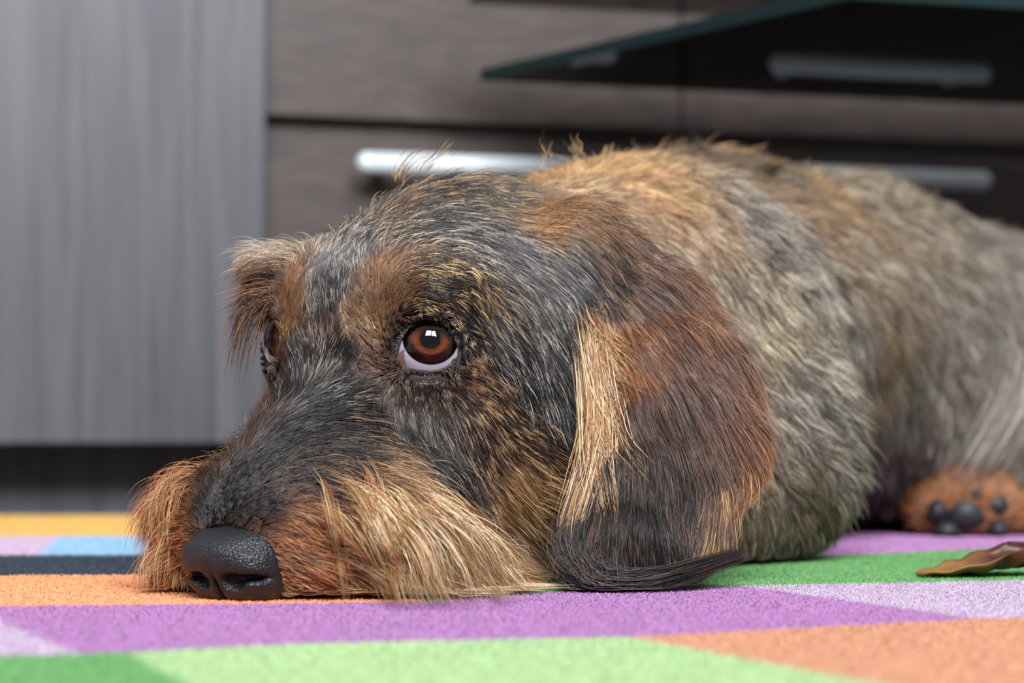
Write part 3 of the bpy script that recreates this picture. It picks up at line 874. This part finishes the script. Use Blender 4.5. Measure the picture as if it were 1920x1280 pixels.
# per-vertex groom
reg_names = ['H', 'E', 'F', 'B', 'P']
dist = np.stack([np.min([fn(V.astype(np.float32)) for fn in GROUPS[r]], 0) for r in reg_names], 1)
dist[:, 3] += 0.004                                    # the head keeps its border with the neck
v_reg = dist.argmin(1)
_, v_nrm = sdf(V)
v_dir = np.zeros_like(V); v_par = np.zeros((len(V), 9))
for ri, r in enumerate(reg_names):
    m = np.where(v_reg == ri)[0]
    sel = S_reg == r
    if not len(m): continue
    d2 = ((V[m][:, None, :] - S_pos[sel][None]) ** 2).sum(-1)
    soft = 0.004 if r in 'HEF' else 0.010
    w = 1.0 / (d2 + soft ** 2) ** 2.2
    w /= w.sum(1, keepdims=True)
    v_dir[m] = w @ S_dir[sel]
    v_par[m] = w @ S_par[sel]
v_dir -= v_nrm * (v_dir * v_nrm).sum(1, keepdims=True)
v_dir /= np.maximum(np.linalg.norm(v_dir, axis=1, keepdims=True), 1e-6)

skin = np.ones((len(V), 4), np.float32)
skin[:, :3] = v_par[:, 3:6]
for E in (EYE_N, EYE_F):
    wgt = np.clip((0.021 - np.linalg.norm(V - E, axis=1)) / 0.005, 0, 1)[:, None]
    skin[:, :3] = skin[:, :3] * (1 - wgt) + lin((52, 44, 45)) * wgt
ca = body.data.attributes.new('skin_colour', 'FLOAT_COLOR', 'POINT')
ca.data.foreach_set('color', skin.ravel())

# ------------------------------------------------------------------ growing the strands
TRI = np.concatenate([Q[:, [0, 1, 2]], Q[:, [0, 2, 3]]])
t_area = 0.5 * np.linalg.norm(np.cross(V[TRI[:, 1]] - V[TRI[:, 0]], V[TRI[:, 2]] - V[TRI[:, 0]]), axis=1)
t_c = V[TRI].mean(1); t_n = v_nrm[TRI].mean(1)
t_reg = v_reg[TRI[:, 0]]
face_cam = (t_n * (CAM - t_c)).sum(1) / np.linalg.norm(CAM - t_c, axis=1)
dens = np.array([9.0e6, 8.0e6, 2.0e6, 2.8e6, 4.0e6])[t_reg]
dens = dens * np.where(face_cam > -0.25, 1.0, 0.30)
dens *= np.where(t_c[:, 2] < 0.002, 0.0, 1.0)
dens *= np.where((t_c[:, 0] / t_c[:, 1]) > 0.235, 0.25, 1.0)         # beyond the right edge of the picture
def grow(tri_mask, k=8, len_mul=1.0, thick=1.0, clump=0.0, frac=1.0, lift_add=0.0, swing=0.12, jit=0.16, clump_size=0.0022, curl=0.0, cfrac=0.05, cpow=1.2, band0=0.3):
    idx = np.where(tri_mask)[0]
    w = t_area[idx] * dens[idx]
    n = int(w.sum() * frac)
    ti = idx[RNG.choice(len(idx), n, p=w / w.sum())]
    r1, r2 = np.sqrt(RNG.random(n)), RNG.random(n)
    bc = np.stack([1 - r1, r1 * (1 - r2), r1 * r2], 1)
    pos = (V[TRI[ti]] * bc[..., None]).sum(1)
    nr = (v_nrm[TRI[ti]] * bc[..., None]).sum(1); nr /= np.linalg.norm(nr, axis=1, keepdims=True)
    dr = (v_dir[TRI[ti]] * bc[..., None]).sum(1)
    par = (v_par[TRI[ti]] * bc[..., None]).sum(1)
    # bare skin round the eyes and on the nose
    keep = np.ones(n, bool); scale = np.ones(n)
    for E, F in ((EYE_N, FR_N), (EYE_F, FR_F)):
        q = (pos - E) @ F.T
        up = q[:, 1] > 0.0
        e_ = np.hypot(q[:, 0] / np.where(up, 1.0, 1.0), q[:, 1])
        front = q[:, 2] > 0.0
        inside = np.hypot((q[:, 0] + 0.0008) / 0.0108, (q[:, 1] + 0.0000) / 0.0090)
        keep &= ~(front & (inside < 0.95)) & (np.linalg.norm(q, axis=1) > 0.0113)
        scale *= np.where(front, np.clip((inside - 0.80) / 0.9, 0.22, 1.0), 1.0)
    ln = toL(pos)
    dn = np.linalg.norm((ln - np.array([0.066, 0, 0.009])) / np.array([0.0130, 0.0158, 0.0125]), axis=1)
    keep &= dn > 1.0
    scale *= np.clip((dn - 0.85) / 0.6, 0.25, 1.0)
    pos, nr, dr, par, scale = pos[keep], nr[keep], dr[keep], par[keep], scale[keep]
    n = len(pos)
    L = par[:, 0] * scale * len_mul * RNG.uniform(0.65, 1.15, n)
    stray = RNG.random(n) < 0.03
    lift = np.clip(par[:, 1] + lift_add + RNG.normal(0, 0.05, n) + stray * 0.35, 0.03, 1.2)
    L = np.where(stray, L * 1.25, L)
    # smooth noise so neighbouring hairs swing together
    ph = pos * 160.0
    sw = np.stack([np.sin(ph[:, 1] * 1.3 + 2.1 * np.sin(ph[:, 2])), np.sin(ph[:, 2] * 1.1 + 1.7 * np.sin(ph[:, 0])), np.sin(ph[:, 0] * 1.2 + 1.9 * np.sin(ph[:, 1]))], 1)
    d = dr + nr * lift[:, None] + RNG.normal(0, jit, (n, 3)) + sw * swing
    d /= np.linalg.norm(d, axis=1, keepdims=True)
    seg = L / (k - 1)
    pts = np.zeros((n, k, 3))
    p = pos - nr * 0.0006
    pts[:, 0] = p
    hug = np.where(L < 0.022, 0.30, 0.10)
    grav = np.clip(L / 0.035, 0, 1.3) * 0.17
    cv = RNG.normal(0, 1, (n, 3)) * curl
    flo = RNG.uniform(0.0012, 0.003, n)
    for j in range(1, k):
        t = j / (k - 1)
        d = d + np.array([0, 0, -1.0]) * (grav * t)[:, None] + cv
        d /= np.linalg.norm(d, axis=1, keepdims=True)
        q = p + d * seg[:, None]
        s_, g = sdf(q)
        tgt = np.maximum(0.0007, np.minimum(L, 0.03) * lift * math.sin(min(t * 1.9, 1.6)) * 0.55)
        push = np.where(s_ < 0.0005, 0.0007 - s_, (tgt - s_) * hug)
        push = np.where((s_ > 0.030), 0, push)
        q = q + g * push[:, None]
        q[:, 2] = np.maximum(q[:, 2], flo)
        dn_ = q - p; dn_ /= np.maximum(np.linalg.norm(dn_, axis=1, keepdims=True), 1e-9)
        d = d * 0.45 + dn_ * 0.55
        p = q
        pts[:, j] = q
    if clump > 0 and n > 50:
        nc = max(8, int(n * cfrac))
        ci = RNG.choice(n, nc, replace=False)
        kd = KDTree(nc)
        for a_, c_ in enumerate(ci): kd.insert(pos[c_], a_)
        kd.balance()
        near = np.array([kd.find(x)[1] for x in pos])
        gs = ci[near]
        tt = np.linspace(0, 1, k)[None, :, None]
        dd = np.linalg.norm(pts[gs, 0] - pts[:, 0], axis=1)
        wgt = clump * RNG.uniform(0.5, 1.0, n) * (dd < clump_size * 2)
        off = pts[gs] - pts
        pts = pts + off * (tt ** cpow) * wgt[:, None, None]
        bright = RNG.normal(0, 0.22, nc)[near]
        accent = RNG.random(nc)[near]
    else:
        bright = RNG.normal(0, 0.1, n); accent = RNG.random(n)
    A, B, pb = par[:, 3:6], par[:, 6:9], par[:, 2]
    isB = (accent * 0.45 + RNG.random(n) * 0.55) < (pb * 0.92 + 0.02)
    mulc = np.clip(1 + bright + RNG.normal(0, 0.14, n), 0.45, 1.7)[:, None]
    tt = np.linspace(0, 1, k)
    band = np.clip((tt - band0) / 0.25, 0, 1)[None, :, None] * isB[:, None, None]
    colr = A[:, None, :] * (1 - band) + B[:, None, :] * band
    colr = np.clip(colr * mulc[:, None, :], 0.004, 0.95)
    prof = np.interp(tt, [0, 0.15, 0.6, 1.0], [0.8, 1.0, 0.85, 0.12])
    rad = (0.000092 * thick * RNG.uniform(0.75, 1.3, n))[:, None] * prof[None]
    return pts, rad, colr
def fur(name, mask, label=None, **kw):
    if not mask.any(): return None
    p_, r_, c_ = grow(mask, **kw)
    o = strands(name, p_, r_, c_, M_fur, dog)
    o.matrix_parent_inverse = Matrix.Translation(-Vector(dog.location))
    if label: o['label'] = label
    return len(p_)
tl = toL(t_c)
isH = t_reg == 0
eyeN, eyeF = toL(EYE_N), toL(EYE_F)
brow = isH & (tl[:, 0] > -0.012) & (tl[:, 2] > 0.084) & (np.abs(tl[:, 1]) > 0.010) & (tl[:, 2] < 0.112)
beard = isH & (tl[:, 0] > -0.004) & (tl[:, 2] < 0.040) & ~brow
headm = isH & ~beard & ~brow
counts = {}
counts['head'] = fur('head_fur', headm, 'black and grey wiry hair of the face and skull with pale tips', k=7, clump=0.5, cfrac=0.035, clump_size=0.003, band0=0.4, jit=0.11, swing=0.07)
counts['brow'] = fur('eyebrow_fur', brow, 'bushy tan and grey eyebrows', k=8, clump=0.5, cfrac=0.04, clump_size=0.003)
counts['beard'] = fur('beard', beard, 'long orange and blond beard on the muzzle', k=10, clump=0.65, cfrac=0.03, thick=1.05, curl=0.03, clump_size=0.005, jit=0.10, swing=0.16)
for ri in (1, 2):
    counts['ear%d' % ri] = fur('ear_fur', t_reg == ri, 'long silky red-brown and black ear hair with a blond streak', k=10, clump=0.6, cfrac=0.03, clump_size=0.005, jit=0.07, swing=0.09, len_mul=1.12)
counts['coat'] = fur('coat', t_reg == 3, 'grizzled grey and golden wiry coat of the neck and trunk', k=6, clump=0.75, cfrac=0.03, cpow=0.9, thick=1.7, clump_size=0.009, jit=0.26, lift_add=0.08, band0=0.35)
counts['paw'] = fur('paw_fur', t_reg == 4, 'orange fur round the pads of the hind paw', k=6, clump=0.3, thick=1.6)

# hairs that follow a path: the dark lock curling under the ear, brows and whiskers
def lock_pts(path, n, spread, colours, k=14, r=0.0001, taper=0.35, lenvar=0.25):
    C = np.array([P(*q) for q in path]); m = len(C)
    def at(t):
        x = np.clip(t, 0, 1) * (m - 1); i = np.minimum(x.astype(int), m - 2); f_ = (x - i)[..., None]
        g = lambda j: C[np.clip(i + j, 0, m - 1)]
        a_, b_, c_, d_ = g(-1), g(0), g(1), g(2)
        return 0.5 * (2 * b_ + (c_ - a_) * f_ + (2 * a_ - 5 * b_ + 4 * c_ - d_) * f_ ** 2 + (3 * b_ - a_ - 3 * c_ + d_) * f_ ** 3)
    t0 = RNG.random(n) * 0.35; t1 = 1 - RNG.random(n) ** 2 * lenvar * 2
    tt = t0[:, None] + (t1 - t0)[:, None] * np.linspace(0, 1, k)[None]
    pts = at(tt)
    o = RNG.normal(0, 1, (n, 1, 3)) * np.array(spread)
    pts = pts + o * (1 - (1 - taper) * np.linspace(0, 1, k)[None, :, None]) + np.cumsum(RNG.normal(0, 0.00012, (n, k, 3)), 1)
    pts[..., 2] = np.maximum(pts[..., 2], RNG.uniform(0.001, 0.0025, n)[:, None])
    cc = np.array([lin(c) for c in colours])[RNG.integers(0, len(colours), n)] * RNG.uniform(0.6, 1.3, (n, 1))
    rad = np.full((n, 1), r) * np.interp(np.linspace(0, 1, k), [0, 0.15, 0.7, 1], [0.2, 1, 0.9, 0.15])[None]
    return pts, rad, np.repeat(cc[:, None], k, 1)
def lock(name, parts, label=None):
    o = strands(name, *[np.concatenate(x) for x in zip(*parts)], M_fur, dog)
    o.matrix_parent_inverse = Matrix.Translation(-Vector(dog.location))
    if label: o['label'] = label
    return o
lock('ear_lock', [lock_pts([(1085, 980, 0.709), (1078, 1040, 0.703), (1110, 1088, 0.700), (1180, 1096, 0.700), (1270, 1078, 0.704), (1390, 1038, 0.716)],
     2200, (0.0030, 0.0020, 0.0024), [K, K, K, DK, RB])], 'dark lock of ear hair curling along the rug')
SB = (0.0022, 0.0012, 0.0026)
lock('ear_streak', [lock_pts(p_, n_, SB, c_, taper=1.0, lenvar=0.5, r=0.00009) for p_, n_, c_ in (
    ([(1112, 590, 0.7335), (1135, 640, 0.731), (1180, 680, 0.730), (1235, 735, 0.7285)], 170, [OR, OR, TN, GO]),
    ([(1110, 610, 0.733), (1130, 680, 0.7295), (1170, 730, 0.727), (1238, 765, 0.726)], 150, [OR, GO, BL]),
    ([(1108, 620, 0.732), (1124, 720, 0.727), (1160, 800, 0.722), (1215, 860, 0.719)], 220, [GO, BL, TN, OR, OR]),
    ([(1110, 640, 0.731), (1126, 760, 0.724), (1150, 850, 0.717), (1195, 905, 0.713)], 240, [GO, BL, TN, OR]),
    ([(1110, 650, 0.731), (1124, 780, 0.722), (1128, 880, 0.713), (1140, 960, 0.706)], 190, [GO, BL, TN, OR]),
    ([(1110, 660, 0.731), (1118, 800, 0.721), (1100, 900, 0.712), (1072, 990, 0.706)], 150, [GO, BL, OR]),
    ([(1106, 760, 0.726), (1098, 880, 0.714), (1068, 980, 0.708), (1062, 1060, 0.704)], 80, [OR, GO, RB]))],
    'blond streak of long hair along the front edge of the ear')

# short hairs on the lids and the lashes
parts = []
for VL, F, E in LIDS:
    n = 2600
    i = RNG.random(n) * 72; s_ = 2.6 + RNG.random(n) ** 0.7 * 2.9
    def lerp(i_, s__):
        a0 = i_.astype(int) % 72; a1 = (a0 + 1) % 72; fa = (i_ % 1)[:, None]
        b0 = np.minimum(s__.astype(int), 5); fb = (s__ - b0)[:, None]
        return (VL[b0, a0] * (1 - fa) + VL[b0, a1] * fa) * (1 - fb) + (VL[b0 + 1, a0] * (1 - fa) + VL[b0 + 1, a1] * fa) * fb
    p0 = lerp(i, s_)
    out = VL[5, i.astype(int) % 72] - VL[1, i.astype(int) % 72]
    out /= np.linalg.norm(out, axis=1, keepdims=True)
    nn = p0 - E; nn /= np.linalg.norm(nn, axis=1, keepdims=True)
    d = out + nn * 0.35 + RNG.normal(0, 0.18, (n, 3)) + F[0] * 0.25
    d /= np.linalg.norm(d, axis=1, keepdims=True)
    L_ = RNG.uniform(0.0012, 0.0026, n)[:, None] * np.clip((s_ - 2.0) / 2.5, 0.35, 1.2)[:, None]
    pts = np.stack([p0 + d * L_ * t - nn * L_ * 0.25 * t * t for t in (0, 0.33, 0.66, 1.0)], 1)
    c = np.array([lin(x) for x in (K, DK, DK, GR, LG)])[RNG.integers(0, 5, n)] * RNG.uniform(0.6, 1.2, (n, 1))
    parts.append((pts, np.full((n, 1), 0.00006) * np.array([[1, 1, 0.8, 0.2]]), np.repeat(c[:, None], 4, 1)))
lock('eyelid_hair', parts)
def on_face(u, v, off):
    r = ray(u, v); r = r / np.linalg.norm(r)
    loc, _, _, _ = bvh.ray_cast(Vector(CAM), Vector(r))
    d = loc[1] if loc is not None else 0.700
    fl = G(u, max(v, 860), 0.002)[1]
    return (u, v, min(d - off, fl) if loc is not None else fl)
parts = []
for i in range(40):
    q = RNG.random()
    u0, v0 = 580 + 240 * q + RNG.normal(0, 14), 915 + 40 * q + RNG.normal(0, 26)
    du, dv = 60 + 150 * RNG.random(), 1134 - 14 * max(0, (u0 - 700) / 150) - v0
    cvx = RNG.uniform(0.25, 0.75)
    path = [on_face(u0 + du * (t ** (0.6 + cvx * 0.3)), v0 + dv * (t ** (1.15 + cvx * 0.5)), 0.002 + 0.012 * math.sin(math.pi * min(t + 0.08, 0.75))) for t in (0, 0.2, 0.4, 0.6, 0.8, 1.0)]
    light = RNG.random() < (0.42 if u0 > 650 else 0.12)
    parts.append(lock_pts(path, int(RNG.uniform(10, 42)), (0.0013, 0.0010, 0.0013), [BL, GO, BL] if light else [TN, GO, OR], r=0.00008, taper=0.9, lenvar=0.3))
lock('beard_locks', parts, 'blond locks sweeping down over the beard')
parts = []
for i in range(24):
    q = RNG.random()
    u0, v0 = 345 + 25 * q + RNG.normal(0, 6), 870 + 200 * q
    ue, ve = 232 + 90 * RNG.random() + 30 * q, min(v0 + 90 + 110 * RNG.random(), 1112)
    path = [(u0 + (ue - u0) * math.sin(t * 1.75), v0 + (ve - v0) * t ** 1.7, 0.696 - 0.006 * t) for t in (0, 0.25, 0.5, 0.75, 1.0)]
    parts.append(lock_pts(path, int(RNG.uniform(8, 26)), (0.0012, 0.0012, 0.0010), [FO, FO, OR, GO], r=0.00007, taper=0.9, lenvar=0.3))
lock('beard_fringe', parts, 'loose orange hairs hanging from the far side of the muzzle')
BP = [([(535, 545, 0.724), (480, 548, 0.724), (445, 560, 0.724), (415, 575, 0.724)], 60), ([(525, 552, 0.724), (475, 562, 0.724), (445, 600, 0.724), (430, 650, 0.724)], 80),
      ([(520, 558, 0.724), (480, 575, 0.724), (452, 630, 0.724), (438, 705, 0.724)], 60), ([(515, 562, 0.724), (485, 590, 0.724), (468, 640, 0.724), (455, 690, 0.724)], 40),
      ([(560, 520, 0.722), (510, 505, 0.722), (465, 512, 0.723), (430, 535, 0.724)], 60)]
lock('brow_fringe', [lock_pts(p_, n_, (0.0016, 0.0014, 0.0016), [K, DK, DK, OR, BR], r=0.00007, taper=1.2, lenvar=0.35) for p_, n_ in BP],
     'dark fringe of the far eyebrow hanging beside the eye')
lock('thigh_fringe', [lock_pts(p_, n_, (0.0060, 0.0050, 0.0040), [LB, (186, 176, 168), GY, (150, 140, 130)], r=0.00016, taper=0.8, lenvar=0.4) for p_, n_ in (
    ([(1905, 640, 1.085), (1880, 730, 1.070), (1840, 810, 1.055), (1790, 890, 1.046)], 90), ([(1925, 660, 1.085), (1905, 760, 1.068), (1870, 830, 1.054), (1830, 885, 1.044)], 90),
    ([(1860, 640, 1.10), (1820, 730, 1.085), (1780, 800, 1.068), (1740, 880, 1.055)], 80))], 'pale grey fringe hanging from the thigh')
lock('stray_tufts', [lock_pts(p_, n_, (0.0012, 0.0012, 0.0008), [TN, DK, GO], k=8, r=0.00008, taper=1.6, lenvar=0.3) for p_, n_ in (
    ([(745, 345, 0.765), (752, 320, 0.765), (775, 295, 0.765), (800, 285, 0.765)], 22), ([(790, 335, 0.765), (805, 310, 0.765), (830, 288, 0.765), (850, 268, 0.765)], 18),
    ([(1020, 315, 0.80), (1028, 292, 0.80), (1022, 275, 0.80), (1028, 262, 0.80)], 14), ([(1085, 300, 0.82), (1090, 280, 0.82), (1080, 270, 0.82), (1082, 262, 0.82)], 20))],
    'loose hairs standing up from the crown')
# ------------------------------------------------------------------ dried leaf on the rug
M_leaf, nt, b = new_mat('dry_leaf')
tc = N(nt, 'ShaderNodeTexCoord')
no = N(nt, 'ShaderNodeTexNoise'); no.inputs['Scale'].default_value = 140; no.inputs['Detail'].default_value = 5
nt.links.new(tc.outputs['Object'], no.inputs[0])
cr = N(nt, 'ShaderNodeValToRGB')
cr.color_ramp.elements[0].position = 0.35; cr.color_ramp.elements[0].color = (*lin((50, 24, 15)), 1)
cr.color_ramp.elements[1].position = 0.70; cr.color_ramp.elements[1].color = (*lin((102, 52, 30)), 1)
nt.links.new(no.outputs[0], cr.inputs[0])
sx = N(nt, 'ShaderNodeSeparateXYZ'); nt.links.new(tc.outputs['Generated'], sx.inputs[0])
mr = N(nt, 'ShaderNodeMapRange'); mr.inputs[1].default_value = 0.12; mr.inputs[2].default_value = 0.50
nt.links.new(sx.outputs[0], mr.inputs[0])
mxl = N(nt, 'ShaderNodeMix', data_type='RGBA'); mxl.inputs[6].default_value = (*lin((146, 104, 52)), 1)
nt.links.new(mr.outputs[0], mxl.inputs[0]); nt.links.new(cr.outputs[0], mxl.inputs[7]); nt.links.new(mxl.outputs[2], b.inputs['Base Color'])
b.inputs['Roughness'].default_value = 0.42
bp = N(nt, 'ShaderNodeBump'); bp.inputs['Strength'].default_value = 0.6; bp.inputs['Distance'].default_value = 0.001
nt.links.new(no.outputs[0], bp.inputs['Height']); nt.links.new(bp.outputs[0], b.inputs['Normal'])
def leaf():
    x0 = G(1722, 1082)
    L, nu, nw = 0.056, 40, 14
    d = np.array([math.cos(0.12), math.sin(0.12), 0]); w = np.array([-d[1], d[0], 0])
    top, f = [], []
    for i in range(nu + 1):
        s_ = i / nu
        half = 0.0105 * math.sin(math.pi * min(s_ * 0.92 + 0.02, 1)) ** 0.75 + 0.0006
        rise = 0.0026 * max(0, math.sin((s_ - 0.35) * 4.2)) * (s_ > 0.35) + 0.0004 * math.sin(s_ * 31)
        for j in range(nw + 1):
            t = j / nw * 2 - 1
            cur = 0.55 + 0.9 * s_
            ang = t * cur * 1.5
            yy = half * math.sin(ang) / max(cur, 0.3) * 1.2
            zz = half * (1 - math.cos(ang)) * 0.55 + 0.0007 * s_ * math.sin(9 * t + 17 * s_) + 0.0006 * s_ * math.sin(37 * s_ + 5 * t)
            p = x0 + d * (L * s_) + w * (yy + 0.004 * math.sin(3 * s_)) + np.array([0, 0, 0.0012 + max(rise + zz, 0)])
            top.append(p)
    n = len(top)
    v = top + [p - np.array([0, 0, 0.0006]) for p in top]
    g = lambda i, j: i * (nw + 1) + j
    for i in range(nu):
        for j in range(nw):
            f.append((g(i, j), g(i + 1, j), g(i + 1, j + 1), g(i, j + 1)))
            f.append((n + g(i, j), n + g(i, j + 1), n + g(i + 1, j + 1), n + g(i + 1, j)))
    rim = [g(i, 0) for i in range(nu + 1)] + [g(nu, j) for j in range(1, nw + 1)] + [g(i, nw) for i in range(nu - 1, -1, -1)] + [g(0, j) for j in range(nw - 1, 0, -1)]
    for a_, b_ in zip(rim, rim[1:] + rim[:1]):
        f.append((a_, n + a_, n + b_, b_))
    o = mesh_obj('dried_leaf', v, f, M_leaf)
    return tag(o, 'curled brown dried leaf lying on the green field of the rug', 'leaf')
leaf()
print('STRANDS', counts)
